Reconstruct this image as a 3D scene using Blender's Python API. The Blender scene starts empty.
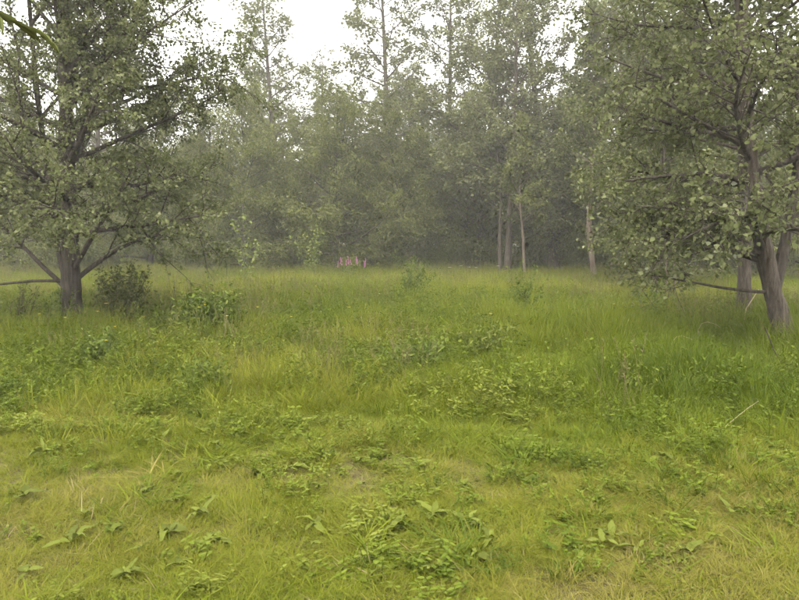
import bpy, math, random
import numpy as np
from mathutils import Vector

# ------------------------------------------------------------------ camera, sky, sun, exposure
scene = bpy.context.scene
COL = scene.collection
R = math.radians

cam_d = bpy.data.cameras.new('camera'); cam = bpy.data.objects.new('camera', cam_d); COL.objects.link(cam)
EYE = 1.5
cam.location = (0, 0, EYE)
cam.rotation_euler = (R(90 - 4.8), 0, 0)
cam_d.sensor_width = 36.0; cam_d.lens = 31.2
cam_d.clip_start = 0.05; cam_d.clip_end = 2000
scene.camera = cam

SUN_EL, SUN_AZ = 58, 200
w = bpy.data.worlds.new('World'); scene.world = w; w.use_nodes = True
nt = w.node_tree; nt.nodes.clear()
sky = nt.nodes.new('ShaderNodeTexSky'); sky.sky_type = 'NISHITA'; sky.sun_disc = False
sky.sun_elevation = R(SUN_EL); sky.sun_rotation = R(SUN_AZ); sky.air_density = 1.0; sky.dust_density = 3.0
hs = nt.nodes.new('ShaderNodeHueSaturation'); hs.inputs['Saturation'].default_value = 0.18
mixw = nt.nodes.new('ShaderNodeMix'); mixw.data_type = 'RGBA'; mixw.inputs[0].default_value = 0.65
mixw.inputs[7].default_value = (7.2, 7.0, 6.85, 1)          # even cloud cover
bg = nt.nodes.new('ShaderNodeBackground'); bg.inputs['Strength'].default_value = 0.12
wo = nt.nodes.new('ShaderNodeOutputWorld')
nt.links.new(sky.outputs[0], hs.inputs['Color']); nt.links.new(hs.outputs[0], mixw.inputs[6])
nt.links.new(mixw.outputs[2], bg.inputs['Color']); nt.links.new(bg.outputs[0], wo.inputs['Surface'])

sun_d = bpy.data.lights.new('sun', 'SUN'); sun_d.energy = 1.2; sun_d.angle = R(40); sun_d.color = (1, .95, .86)
sun = bpy.data.objects.new('sun', sun_d); COL.objects.link(sun)
_az, _el = R(SUN_AZ), R(SUN_EL)
sdir = Vector((math.sin(_az) * math.cos(_el), math.cos(_az) * math.cos(_el), math.sin(_el)))
sun.rotation_euler = sdir.to_track_quat('Z', 'Y').to_euler()
sun.location = (0, 0, 60)

vs = scene.view_settings
vs.view_transform = 'Standard'; vs.look = 'None'; vs.gamma = 1; vs.use_curve_mapping = False
vs.exposure = 2.25
scene.render.engine = 'CYCLES'
cy = scene.cycles
cy.use_denoising = True
cy.max_bounces = 9; cy.diffuse_bounces = 6; cy.glossy_bounces = 1; cy.transmission_bounces = 7
cy.volume_bounces = 0; cy.use_adaptive_sampling = True; cy.adaptive_threshold = .04; cy.adaptive_min_samples = 8; cy.transparent_max_bounces = 4
cy.caustics_reflective = False; cy.caustics_refractive = False
cy.filter_width = 1.5

F = 692.0
def PX(px, depth):                       # world x of a photo column at a given depth
    return (px - 400) / F * depth
def PZ(py, depth):                       # world height of a photo row at a given depth
    return EYE - (py - 245) / F * depth

# ------------------------------------------------------------------ helpers
def smooth(t): return t * t * (3 - 2 * t)
def vnoise(x, y, scale, seed):
    g = np.random.default_rng(seed).random((64, 64))
    x = np.asarray(x, float) / scale + 500.37; y = np.asarray(y, float) / scale + 500.71
    xi = np.floor(x).astype(int); yi = np.floor(y).astype(int)
    fx = smooth(x - xi); fy = smooth(y - yi)
    a = g[xi % 64, yi % 64]; b = g[(xi + 1) % 64, yi % 64]; c = g[xi % 64, (yi + 1) % 64]; d = g[(xi + 1) % 64, (yi + 1) % 64]
    return (a * (1 - fx) + b * fx) * (1 - fy) + (c * (1 - fx) + d * fx) * fy
def ground_z(x, y):
    r = np.hypot(x, y)
    return (0.16 * (vnoise(x, y, 5.0, 11) - .5) + 0.07 * (vnoise(x, y, 1.3, 12) - .5)) * np.clip(r / 3, .4, 1)

def make_mesh(name, V, polys, mat=None, smooth_shade=False, uv=None):
    """V (n,3); polys: list of int arrays (m,k)"""
    V = np.asarray(V, np.float32)
    me = bpy.data.meshes.new(name)
    me.vertices.add(len(V)); me.vertices.foreach_set('co', V.ravel())
    polys = [np.asarray(p, np.int32) for p in polys if len(p)]
    nl = sum(p.size for p in polys); npl = sum(len(p) for p in polys)
    if npl:
        me.loops.add(nl); me.polygons.add(npl)
        me.loops.foreach_set('vertex_index', np.concatenate([p.ravel() for p in polys]))
        sizes = np.concatenate([np.full(len(p), p.shape[1], np.int32) for p in polys])
        st = np.zeros(npl, np.int32); st[1:] = np.cumsum(sizes)[:-1]
        me.polygons.foreach_set('loop_start', st)
        try: me.polygons.foreach_set('loop_total', sizes)
        except Exception: pass
        if smooth_shade: me.polygons.foreach_set('use_smooth', np.ones(npl, bool))
    if mat: me.materials.append(mat)
    me.update(calc_edges=True); me.validate()
    return me

class MB:
    """collects arrays of geometry for ONE mesh"""
    def __init__(s): s.V = []; s.P = {}; s.n = 0
    def add(s, V, *polys):
        for p in polys:
            p = np.asarray(p)
            if len(p): s.P.setdefault(p.shape[1], []).append(p + s.n)
        s.V.append(np.asarray(V, float)); s.n += len(V)
    def tube(s, pts, rad, sides=6, cap=True, lump=0, seed=0):
        pts = np.asarray(pts, float); n = len(pts); rad = np.asarray(rad, float)
        T = np.gradient(pts, axis=0); T /= np.linalg.norm(T, axis=1)[:, None] + 1e-9
        ref = np.array([0.31, 0.12, 0.94]) if abs(T[0, 2]) < .8 else np.array([0.95, 0.3, 0.05])
        U = np.cross(T, ref); U /= np.linalg.norm(U, axis=1)[:, None] + 1e-9
        W = np.cross(T, U)
        a = np.arange(sides) * 2 * np.pi / sides
        ring = pts[:, None, :] + rad[:, None, None] * (np.cos(a)[None, :, None] * U[:, None, :] + np.sin(a)[None, :, None] * W[:, None, :])
        if lump:                                  # fluted, knobbly bark
            rg = np.random.default_rng(seed); fl = rg.normal(0, lump, (1, sides)) + rg.normal(0, lump * .8, (n, sides))
            ring = pts[:, None, :] + (ring - pts[:, None, :]) * (1 + fl)[:, :, None]
        V = ring.reshape(-1, 3)
        i = np.arange(n - 1)[:, None] * sides; j = np.arange(sides)[None, :]; k = (j + 1) % sides
        q = np.stack([i + j, i + k, i + sides + k, i + sides + j], -1).reshape(-1, 4)
        s.add(V, q)
        if cap:
            s.add(V[-sides:], np.arange(sides)[None, :])
    def leaves(s, P, D, N, L, W, tmpl='poplar'):
        """P base, D direction, N normal, L length, W width arrays"""
        X = np.cross(D, N); X /= np.linalg.norm(X, axis=1)[:, None] + 1e-9
        N = np.cross(X, D)
        tv, tf = TEMPL[tmpl]
        V = (P[:, None, :] + tv[None, :, 0, None] * (X * W[:, None])[:, None, :] + tv[None, :, 1, None] * (D * L[:, None])[:, None, :]
             + tv[None, :, 2, None] * (N * L[:, None])[:, None, :])
        k = len(tv); off = np.arange(len(P))[:, None, None] * k
        s.add(V.reshape(-1, 3), (np.asarray(tf)[None] + off).reshape(-1, len(tf[0])))
    def mesh(s, name, mat=None, sm=False):
        V = np.concatenate(s.V) if s.V else np.zeros((0, 3))
        return make_mesh(name, V, [np.concatenate(v) for v in s.P.values()], mat, sm)

TEMPL = {
    'poplar': (np.array([[0, 0, 0], [.5, .30, .10], [.36, .68, .07], [0, 1, -.10], [-.36, .68, .07], [-.5, .30, .10]]), [[0, 1, 2, 3], [0, 3, 4, 5]]),
    'kite': (np.array([[0, 0, 0], [.5, .42, .09], [0, 1, -.06], [-.5, .42, .09]]), [[0, 1, 2], [0, 2, 3]]),
    'lance': (np.array([[0, 0, 0], [.5, .35, .06], [.33, .75, .0], [0, 1, -.16], [-.33, .75, .0], [-.5, .35, .06]]), [[0, 1, 2, 3], [0, 3, 4, 5]]),
}
def norm(a): return a / (np.linalg.norm(a, axis=-1, keepdims=True) + 1e-9)

def link(name, data, parent=None, loc=None, rot=None, scl=None):
    o = bpy.data.objects.new(name, data); COL.objects.link(o)
    if parent is not None: o.parent = parent
    if loc is not None: o.location = loc
    if rot is not None: o.rotation_euler = rot
    if scl is not None: o.scale = scl if hasattr(scl, '__len__') else (scl,) * 3
    return o
def tag(o, label, cat, group=None, kind=None):
    o['label'] = label
    if cat: o['category'] = cat
    if group: o['group'] = group
    if kind: o['kind'] = kind
    return o
def thing(name, label, cat, loc, rz=0, scl=1, group=None):
    o = link(name, None, None, loc, (0, 0, rz), scl); o.empty_display_size = .2
    return tag(o, label, cat, group)
def copy_tree(root):
    r = root.copy(); COL.objects.link(r)
    for c in root.children:
        d = c.copy(); COL.objects.link(d); d.parent = r
        for g in c.children:
            e = g.copy(); COL.objects.link(e); e.parent = d
    return r

# ------------------------------------------------------------------ materials
def new_mat(name):
    m = bpy.data.materials.new(name); m.use_nodes = True; t = m.node_tree; t.nodes.clear()
    return m, t, t.nodes.new('ShaderNodeOutputMaterial')
def ramp(t, stops):
    r = t.nodes.new('ShaderNodeValToRGB'); e = r.color_ramp.elements
    while len(e) > 1: e.remove(e[-1])
    e[0].position = stops[0][0]; e[0].color = (*stops[0][1], 1)
    for p, c in stops[1:]:
        x = e.new(p); x.color = (*c, 1)
    return r
def leaf_mat(name, stops, trans=.36, rough=.65, spec=.10, obj_var=.12):
    """per-leaf colour from a ramp, object-wise shift of value, thin translucent sheet"""
    m, t, out = new_mat(name)
    geo = t.nodes.new('ShaderNodeNewGeometry'); oi = t.nodes.new('ShaderNodeObjectInfo')
    r = ramp(t, stops); t.links.new(geo.outputs['Random Per Island'], r.inputs[0])
    h = t.nodes.new('ShaderNodeHueSaturation')
    mr = t.nodes.new('ShaderNodeMapRange'); mr.inputs['To Min'].default_value = 1 - obj_var; mr.inputs['To Max'].default_value = 1 + obj_var
    t.links.new(oi.outputs['Random'], mr.inputs['Value']); t.links.new(mr.outputs[0], h.inputs['Value'])
    t.links.new(r.outputs[0], h.inputs['Color'])
    p = t.nodes.new('ShaderNodeBsdfPrincipled'); p.inputs['Roughness'].default_value = rough; p.inputs['Specular IOR Level'].default_value = spec
    tr = t.nodes.new('ShaderNodeBsdfTranslucent'); mx = t.nodes.new('ShaderNodeMixShader'); mx.inputs[0].default_value = trans
    t.links.new(h.outputs[0], p.inputs['Base Color']); t.links.new(h.outputs[0], tr.inputs['Color'])
    t.links.new(p.outputs[0], mx.inputs[1]); t.links.new(tr.outputs[0], mx.inputs[2]); t.links.new(mx.outputs[0], out.inputs['Surface'])
    return m
def grass_mat(name, stops, trans=.38, jitter=.25, rough=.55, spec=.10):
    """colour by the clump's own tint plus a per-blade jitter"""
    m, t, out = new_mat(name)
    geo = t.nodes.new('ShaderNodeNewGeometry')
    at = t.nodes.new('ShaderNodeAttribute'); at.attribute_type = 'INSTANCER'; at.attribute_name = 'tint'
    a = t.nodes.new('ShaderNodeMath'); a.operation = 'MULTIPLY_ADD'; a.inputs[1].default_value = jitter
    sb = t.nodes.new('ShaderNodeMath'); sb.operation = 'SUBTRACT'; sb.inputs[1].default_value = jitter / 2
    t.links.new(at.outputs['Fac'], sb.inputs[0]); t.links.new(geo.outputs['Random Per Island'], a.inputs[0]); t.links.new(sb.outputs[0], a.inputs[2])
    r = ramp(t, stops); t.links.new(a.outputs[0], r.inputs[0])
    p = t.nodes.new('ShaderNodeBsdfPrincipled'); p.inputs['Roughness'].default_value = rough; p.inputs['Specular IOR Level'].default_value = spec
    tr = t.nodes.new('ShaderNodeBsdfTranslucent'); mx = t.nodes.new('ShaderNodeMixShader'); mx.inputs[0].default_value = trans
    t.links.new(r.outputs[0], p.inputs['Base Color']); t.links.new(r.outputs[0], tr.inputs['Color'])
    t.links.new(p.outputs[0], mx.inputs[1]); t.links.new(tr.outputs[0], mx.inputs[2]); t.links.new(mx.outputs[0], out.inputs['Surface'])
    return m
def noise_mat(name, stops, scale, stretch=(1, 1, 1), bump=.4, rough=.9, detail=6):
    m, t, out = new_mat(name)
    tc = t.nodes.new('ShaderNodeTexCoord'); mp = t.nodes.new('ShaderNodeMapping'); mp.inputs['Scale'].default_value = stretch
    n = t.nodes.new('ShaderNodeTexNoise'); n.inputs['Scale'].default_value = scale; n.inputs['Detail'].default_value = detail; n.inputs['Roughness'].default_value = .65
    t.links.new(tc.outputs['Object'], mp.inputs[0]); t.links.new(mp.outputs[0], n.inputs['Vector'])
    r = ramp(t, stops); t.links.new(n.outputs['Fac'], r.inputs[0])
    b = t.nodes.new('ShaderNodeBump'); b.inputs['Strength'].default_value = bump; b.inputs['Distance'].default_value = .03
    t.links.new(n.outputs['Fac'], b.inputs['Height'])
    p = t.nodes.new('ShaderNodeBsdfPrincipled'); p.inputs['Roughness'].default_value = rough; p.inputs['Specular IOR Level'].default_value = .2
    t.links.new(r.outputs[0], p.inputs['Base Color']); t.links.new(b.outputs[0], p.inputs['Normal']); t.links.new(p.outputs[0], out.inputs['Surface'])
    return m

M = {}
M['bark'] = noise_mat('grey_brown_bark', [(.3, (.030, .024, .018)), (.5, (.072, .058, .045)), (.72, (.145, .122, .098))], 26, (1, 1, .16), 1.0)
M['bark_dark'] = noise_mat('dark_bark', [(.3, (.025, .021, .017)), (.55, (.06, .05, .04)), (.75, (.11, .095, .08))], 26, (1, 1, .16), 1.0)
M['bark_pale'] = noise_mat('pale_bark', [(.3, (.055, .042, .030)), (.5, (.105, .082, .060)), (.72, (.17, .138, .105))], 18, (1, 1, .2), .8)
M['ground'] = noise_mat('soil_and_thatch', [(.28, (.045, .034, .018)), (.45, (.080, .064, .030)), (.6, (.110, .095, .036)), (.78, (.15, .12, .055))], 14, bump=.8, detail=10)
M['poplar'] = leaf_mat('poplar_leaf', [(0, (.084, .098, .034)), (.35, (.114, .130, .047)), (.7, (.140, .155, .062)), (.96, (.168, .182, .085)), (1, (.21, .225, .15))], .42, .65, .12)
M['poplar_far'] = leaf_mat('poplar_leaf_high', [(0, (.086, .099, .032)), (.5, (.132, .145, .052)), (.9, (.17, .182, .08)), (1, (.23, .245, .16))], .45)
M['willow'] = leaf_mat('willow_leaf', [(0, (.090, .106, .024)), (.5, (.138, .156, .040)), (.9, (.180, .195, .064)), (1, (.21, .225, .11))], .45)
M['willow_yellow'] = leaf_mat('yellowish_leaf', [(0, (.058, .072, .018)), (.5, (.092, .108, .028)), (.9, (.135, .145, .045)), (1, (.24, .25, .15))], .3)
M['sapling'] = leaf_mat('bright_sapling_leaf', [(0, (.10, .13, .025)), (.5, (.15, .18, .04)), (1, (.23, .25, .07))], .35)
M['herb_leaf'] = leaf_mat('weed_leaf', [(0, (.055, .085, .010)), (.5, (.088, .122, .016)), (1, (.13, .16, .03))], .28)
M['herb_brown'] = leaf_mat('brownish_bush_leaf', [(0, (.056, .066, .016)), (.5, (.082, .094, .024)), (1, (.125, .13, .045))], .25)
M['dock_leaf'] = leaf_mat('broad_weed_leaf', [(0, (.080, .100, .014)), (.6, (.105, .124, .02)), (1, (.140, .152, .045))], .25, .7, .10, .3)
M['pale_leaf'] = leaf_mat('pale_underside_leaf', [(0, (.13, .16, .055)), (.5, (.19, .21, .11)), (1, (.29, .31, .23))], .3, .45, .5, .25)
M['grass'] = grass_mat('meadow_grass', [(0, (.066, .100, .008)), (.3, (.116, .150, .010)), (.58, (.164, .182, .015)), (.8, (.215, .200, .038)), (1, (.25, .20, .075))])
M['herb'] = grass_mat('low_herb_leaf', [(0, (.062, .094, .009)), (.5, (.112, .148, .013)), (1, (.165, .185, .028))], .28, .4)
M['straw'] = grass_mat('dry_straw', [(0, (.12, .10, .035)), (.5, (.18, .145, .065)), (1, (.25, .20, .11))], .15, .5, .7, .2)
M['seed'] = grass_mat('seeding_grass', [(0, (.10, .12, .02)), (.5, (.145, .145, .04)), (1, (.185, .16, .075))], .25, .6)
def plain(name, c, rough=.6, trans=0):
    return leaf_mat(name, [(0, tuple(v * .8 for v in c)), (1, tuple(min(1, v * 1.2) for v in c))], trans, rough, .3, .1)
M['yellow'] = plain('yellow_petal', (.62, .50, .03), .5, .2)
M['orange'] = plain('orange_petal', (.65, .40, .02), .5, .2)
M['pink'] = plain('pink_petal', (.46, .20, .33), .6, .3)
M['white'] = plain('white_petal', (.55, .56, .48), .6, .3)
M['stem'] = plain('green_stem', (.08, .11, .03))
M['dry'] = plain('dry_stalk', (.36, .29, .19), .7)

# ------------------------------------------------------------------ ground: one sheet, finer near the camera
def axis(lim):
    a = np.concatenate([np.arange(0, 14, .25), np.arange(14, 45, 1.0), np.linspace(45, lim, 24)])
    return np.concatenate([-a[:0:-1], a])
gx, gy = np.meshgrid(axis(180), axis(180), indexing='ij')
gV = np.stack([gx, gy, ground_z(gx, gy)], -1).reshape(-1, 3)
ni, nj = gx.shape
ii, jj = np.meshgrid(np.arange(ni - 1), np.arange(nj - 1), indexing='ij')
gF = np.stack([ii * nj + jj, (ii + 1) * nj + jj, (ii + 1) * nj + jj + 1, ii * nj + jj + 1], -1).reshape(-1, 4)
g = link('ground', make_mesh('ground', gV, [gF], M['ground'], True))
tag(g, 'meadow soil with thatch under the grass', None, kind='structure')

# ------------------------------------------------------------------ trees
def grow(p, d, L, n, up, wob, rng):
    """curved path: up>0 bends skyward, <0 droops"""
    pts = [np.array(p, float)]; d = np.array(d, float); d /= np.linalg.norm(d)
    for i in range(n):
        d = d + np.array([0, 0, up / n]) + rng.normal(0, wob, 3) / math.sqrt(n)
        d /= np.linalg.norm(d)
        pts.append(pts[-1] + d * L / n)
    return np.array(pts)
def at_path(pts, s):
    f = s * (len(pts) - 1); i = min(int(f), len(pts) - 2); u = f - i
    return pts[i] * (1 - u) + pts[i + 1] * u, (pts[i + 1] - pts[i]) / (np.linalg.norm(pts[i + 1] - pts[i]) + 1e-9)

def build_tree(seed, H, r0, base, Rc, nl, leaves, leaf, ratio=.8, tmpl='kite', elev=(25, 60), up=.5, n2=8, n3=5, prof=None,
               trunk=None, extra=(), flare=1.5, sides=10, wob=.05, spread=.07, azbias=None, stems=(), minor=True, auto_top=.97, sec_len=.42, cut=None):
    """returns dict(trunk=mesh builder, limbs=[builders], twigs=builder, leafgeo=builder) around the base point"""
    rng = np.random.default_rng(seed)
    prof = prof or (lambda t: 1 - .75 * t)
    if trunk is None:
        pts = grow((0, 0, -.1), (rng.normal(0, .06), rng.normal(0, .06), 1), H, 16, .35, wob, rng); pts[:, 2] *= H / pts[-1, 2]
        pts[0, 2] = -.15
    else:
        pts = np.array(trunk, float)
        # smooth resample
        t0 = np.concatenate([[0], np.cumsum(np.linalg.norm(np.diff(pts, axis=0), axis=1))]); t0 /= t0[-1]; t1 = np.linspace(0, 1, 24)
        pts = np.stack([np.interp(t1, t0, pts[:, k]) for k in range(3)], 1)
        pts[1:-1] = (pts[:-2] + 2 * pts[1:-1] + pts[2:]) / 4
    t = np.linspace(0, 1, len(pts))
    rad = r0 * (1 - t) ** .85 + .012; rad[0] *= flare; rad[1] *= 1 + (flare - 1) * .25
    rad *= 1 + rng.normal(0, .05, len(rad))
    tb = MB()
    if sides > 10:
        tt = np.linspace(0, 1, 90); pf = np.stack([np.interp(tt, t, pts[:, k]) for k in range(3)], 1); tb.tube(pf, np.interp(tt, t, rad), sides, True, .055, seed)
    else: tb.tube(pts, rad, sides)
    limbs = []; twigs = MB(); segs = []
    def radius_at(s): return np.interp(s, t, rad)
    spec = []
    for i in range(nl):
        s = base + (auto_top - base) * ((i + .5 + rng.uniform(-.3, .3)) / nl)
        u = (s - base) / (1 - base)
        az = i * 2.39996 + rng.normal(0, .35)
        if azbias is not None: az = azbias[0] + rng.normal(0, azbias[1]) if rng.random() < azbias[2] else az
        L = Rc * prof(u) * rng.uniform(.75, 1.2)
        el = R(elev[0] + (elev[1] - elev[0]) * u + rng.normal(0, 8))
        spec.append((s, az, el, L, up, pts, radius_at(s) * .40))
    for e in extra:                       # (s on trunk, azimuth deg, elevation deg, length, bend[, radius])
        spec.append((e[0], R(e[1]), R(e[2]), e[3], e[4], pts, e[5] if len(e) > 5 else min(.05, radius_at(e[0]) * .33)))
    for st in stems:                      # further main stems: (list of points, radius)
        sp = np.array(st[0], float); t0 = np.linspace(0, 1, len(sp)); t1 = np.linspace(0, 1, 16)
        sp = np.stack([np.interp(t1, t0, sp[:, k]) for k in range(3)], 1); sp[1:-1] = (sp[:-2] + 2 * sp[1:-1] + sp[2:]) / 4
        lb = MB(); lb.tube(sp, st[1] * (1 - np.linspace(0, 1, 16)) ** .8 + .01, 8); limbs.append(lb)
        for k in range(st[2]):
            s = .3 + .68 * (k + .5) / st[2]
            spec.append((s, k * 2.4 + rng.normal(0, .4), R(35 + 25 * s), st[3] * (1.15 - .7 * s) * rng.uniform(.8, 1.2), up, sp, .03))
    for (s, az, el, L, bend, path, lr) in spec:
        p, td = at_path(path, s)
        d = np.array([math.cos(az) * math.cos(el), math.sin(az) * math.cos(el), math.sin(el)])
        lp = grow(p, d, L, 8, bend, .16, rng)
        lr = min(max(lr, .010), .020 * L + .010)
        lb = MB(); lb.tube(lp, lr * (1 - np.linspace(0, 1, 9)) ** .8 + .004, 6); limbs.append(lb)
        if cut is not None and s < .3 and path is pts and cut(lp[-1:])[0] < -.3: continue
        k2 = max(3, int(n2 * min(1.4, L / Rc + .3)))
        for j in range(k2):
            s2 = .22 + .76 * (j + rng.uniform(.1, .9)) / k2
            q, ld = at_path(lp, s2)
            v = norm(rng.normal(0, 1, 3) * np.array([1, 1, .6])); v = norm(v - ld * v.dot(ld) * .8)
            L2 = L * sec_len * (1.15 - .65 * s2) * rng.uniform(.6, 1.3)
            p2 = grow(q, ld * .75 + v, L2, 5, bend * .4, .22, rng)
            if cut is not None and cut(p2[2:3])[0] < -.1 and (lr > .03 or s2 < .55 or j % 2): continue
            if minor: twigs.tube(p2, (lr * .4 * (1 - .6 * s2)) * (1 - np.linspace(0, 1, 6)) + .0025, 4, False)
            segs.append((p2[1:-1], p2[2:], L2, norm(ld + v)))
            for k in range(n3):
                s3 = .2 + .8 * (k + rng.random()) / n3
                a, sd = at_path(p2, s3)
                L3 = L2 * .42 * rng.uniform(.6, 1.3) + .05
                b = grow(a, sd * .6 + norm(rng.normal(0, 1, 3)), L3, 3, -.25, .2, rng)
                if minor: twigs.tube(b[[0, 3]], [.004, .002], 3, False)
                segs.append((b[:-1], b[1:], L3 * 1.6, norm(sd + rng.normal(0, .5, 3))))
        segs.append((lp[5:-1], lp[6:], L * .25, d))
    # leaves sit along the twigs
    A = np.concatenate([s[0] for s in segs]); B = np.concatenate([s[1] for s in segs])
    wgt = np.concatenate([np.full(len(s[0]), s[2] / len(s[0])) for s in segs]); wgt *= rng.gamma(.9, 1.1, len(wgt))
    idx = rng.choice(len(A), leaves, p=wgt / wgt.sum())
    u = rng.random(leaves)[:, None]
    P = A[idx] * (1 - u) + B[idx] * u + rng.normal(0, spread, (leaves, 3))
    ok = P[:, 2] > .25
    if cut is not None: ok &= cut(P) + rng.normal(0, .12, len(P)) > 0
    P = P[ok]; idx = idx[ok]; n = len(P)
    D = norm(norm(B[idx] - A[idx]) * .5 + rng.normal(0, .6, (n, 3)) + np.array([0, 0, -.25]))
    N = norm(rng.normal(0, .55, (n, 3)) + np.array([0, 0, .75]))
    Ls = leaf * rng.uniform(.45, 1.35, n)
    lg = MB(); lg.leaves(P, D, N, Ls, Ls * ratio, tmpl)
    return dict(trunk=tb, limbs=limbs, twigs=twigs, leaf=lg, P=P, pts=pts)

def merge(mbs):
    m = MB()
    for b in mbs:
        off = m.n
        for V in b.V: m.V.append(V); m.n += len(V)
        for k, ps in b.P.items(): m.P.setdefault(k, []).extend([p + off for p in ps])
    return m

# -------- shared kinds for the woodland
def tree_kind(key, bark, leafm, **kw):
    t = build_tree(**kw)
    return (t['trunk'].mesh(key + '_trunk', bark, True), merge(t['limbs']).mesh(key + '_limbs', bark, True),
            t['twigs'].mesh(key + '_twigs', bark), t['leaf'].mesh(key + '_crown', leafm), kw['H'])
KIND = {}
for i in range(4):      # tall, see-through poplars, 14 m
    KIND['P%d' % i] = tree_kind('poplar%d' % i, M['bark'], M['poplar_far'], seed=100 + i, H=14, r0=.16, base=.18, Rc=3.5, nl=44, leaves=20000, leaf=.115,
                                ratio=.8, elev=(10, 40), up=.2, n2=10, n3=4, prof=lambda u: .95 - .58 * u, spread=.07, wob=.04)
for i in range(4):      # dense bushy willows, 8 m, foliage almost to the ground
    KIND['W%d' % i] = tree_kind('willow%d' % i, M['bark_dark'], M['willow'], seed=200 + i, H=8, r0=.13, base=.05, Rc=3.3, nl=38, leaves=38000, leaf=.15,
                                ratio=.36, elev=(2, 58), up=.22, n2=9, n3=5, prof=lambda u: 1.0 - .62 * u ** 1.5, spread=.13, wob=.07, sec_len=.5)
for i in range(2):      # yellow-green mid-height trees
    KIND['Y%d' % i] = tree_kind('yellow%d' % i, M['bark'], M['willow_yellow'], seed=300 + i, H=8.5, r0=.11, base=.12, Rc=2.9, nl=34, leaves=32000, leaf=.11,
                                ratio=.7, elev=(4, 58), up=.25, n2=9, n3=5, prof=lambda u: 1.0 - .6 * u, spread=.12, wob=.06, sec_len=.5)

def plant_tree(kind, px, depth, H, label, name='woodland_tree', rz=0., group=None, squash=1., bark=None, shrink=True):
    tm, lm, wm, cm, h0 = KIND[kind]
    x = PX(px, depth); s = H / h0
    root = thing(name, label, 'tree', (x, depth, float(ground_z(x, depth))), rz, (s * squash, s * squash, s), group)
    tr = link('trunk', tm, root); link('limbs', lm, tr)
    cr = link('crown', cm, root); link('twigs', wm, cr)
    return root

front = [  # kind, photo column, depth, height, rz, squash, label
 ('P0', 286, 38, 15.2, .4, 1.2, 'tall slim poplar left of the sky gap, its pointed top standing alone'),
 ('P3', 320, 45, 13.2, 2.6, 1.1, 'hazy poplar shoulder just right of the pointed slim poplar'),
 ('P1', 390, 36, 17.0, 3.47, 1.15, 'tall straight poplar with its grey stem rising at the centre beside the white gap'),
 ('P2', 452, 41, 17.0, 3.1, 1., 'tall hazy poplar behind and between the two central poplars'),
 ('P3', 476, 33, 15.0, 1.4, 1.25, 'tall wide-crowned poplar just left of the twin brown stems'),
 ('P1', 556, 31, 14.0, 4.4, 1.25, 'tall open-crowned poplar just right of the twin brown stems'),
 ('P0', 592, 33, 14.5, 3.9, 1.2, 'tall open poplar rising straight behind the bare leaning trunk'),
 ('P2', 640, 29, 12.5, 5.5, 1.2, 'open-topped poplar rising behind the yellowish green leafy tree'),
 ('W0', 246, 31, 7.4, .3, 1., 'bushy green tree just past the edge of the big spreading tree'),
 ('W1', 336, 30, 7.6, 2.2, 1.05, 'dense round tree with thick dark trunk behind the pink flowers'),
 ('W2', 405, 32, 7.0, 4.1, 1., 'dense bushy tree at the foot of the straight central poplar'),
 ('W3', 466, 34, 7.6, 5.0, 1.05, 'dense grey-green tree left of the twin brown stems'),
 ('W1', 556, 33, 7.8, .9, 1.05, 'dense dark bushy tree between the twin stems and the bare leaning trunk'),
 ('Y0', 652, 21, 7.6, 1.1, 1.05, 'yellowish green leafy tree beside the near overhanging crown'),
 ('W0', 210, 33, 7.0, 2.9, .95, 'dark bushy tree seen past the low drooping limb of the big tree'),
 ('W2', 150, 34, 8.0, 1.2, 1., 'bushy tree partly hidden behind the big spreading crown'),
 ('P3', 102, 37, 15, .2, 1., 'tall poplar glimpsed through the big spreading crown'),
 ('W3', 24, 29, 7.2, 3.3, 1.05, 'bushy tree behind the thin low limb at the far side of the spreading tree'),
 ('W0', -50, 32, 8, 4.2, 1., 'bushy tree at the outer edge behind the spreading tree'),
 ('Y1', 690, 27, 8.4, 2.2, 1.05, 'leafy tree behind the tips of the near overhanging branch'),
 ('W2', 752, 30, 8.2, 3.7, 1., 'bushy tree glimpsed between the two near grey trunks'),
 ('W3', 835, 25, 8.0, .5, 1., 'bushy tree at the outer edge beyond the leaning trunk'),
 ('P2', 690, 36, 15., .7, 1., 'tall poplar top showing above the yellowish tree'),
 ('P0', 595, 40, 16., 2.7, 1., 'faint taller poplar farther back behind the open poplar and leaning trunk'),
]
for k, px, d, H, rz, sq, lab in front:
    plant_tree(k, px, d, H, lab, {'P': 'poplar_tree', 'W': 'willow_tree', 'Y': 'leafy_tree'}[k[0]], rz, squash=sq, group='trees along the meadow edge')

# back rows: hazy, nothing tells one from another
rb = random.Random(5)
for row, (d, step, hP) in enumerate([(44, 5.0, 13.0), (53, 6.0, 14.), (66, 7.0, 15.), (82, 6.5, 0)]):
    half = .62 * d + 6
    x = -half
    while x < half:
        px = 400 + x / d * F
        gap = 195 < px < 255 or 322 < px < 362
        kind = rb.choice(['W0', 'W1', 'W2', 'W3']) if gap or hP == 0 or rb.random() < .6 else rb.choice(['P0', 'P1', 'P2', 'P3'])
        H = (rb.uniform(6.5, 7.8) + (d - 44) * .12) if kind[0] == 'W' else hP * rb.uniform(.85, 1.1)
        plant_tree(kind, px, d + rb.uniform(-2, 2), H, 'hazy tree standing deep in the wood behind the front row of trees', 'woodland_tree', rb.uniform(0, 6.28),
                   'hazy trees deep in the wood', squash=rb.uniform(1., 1.25))
        x += step * rb.uniform(.8, 1.25)

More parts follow.
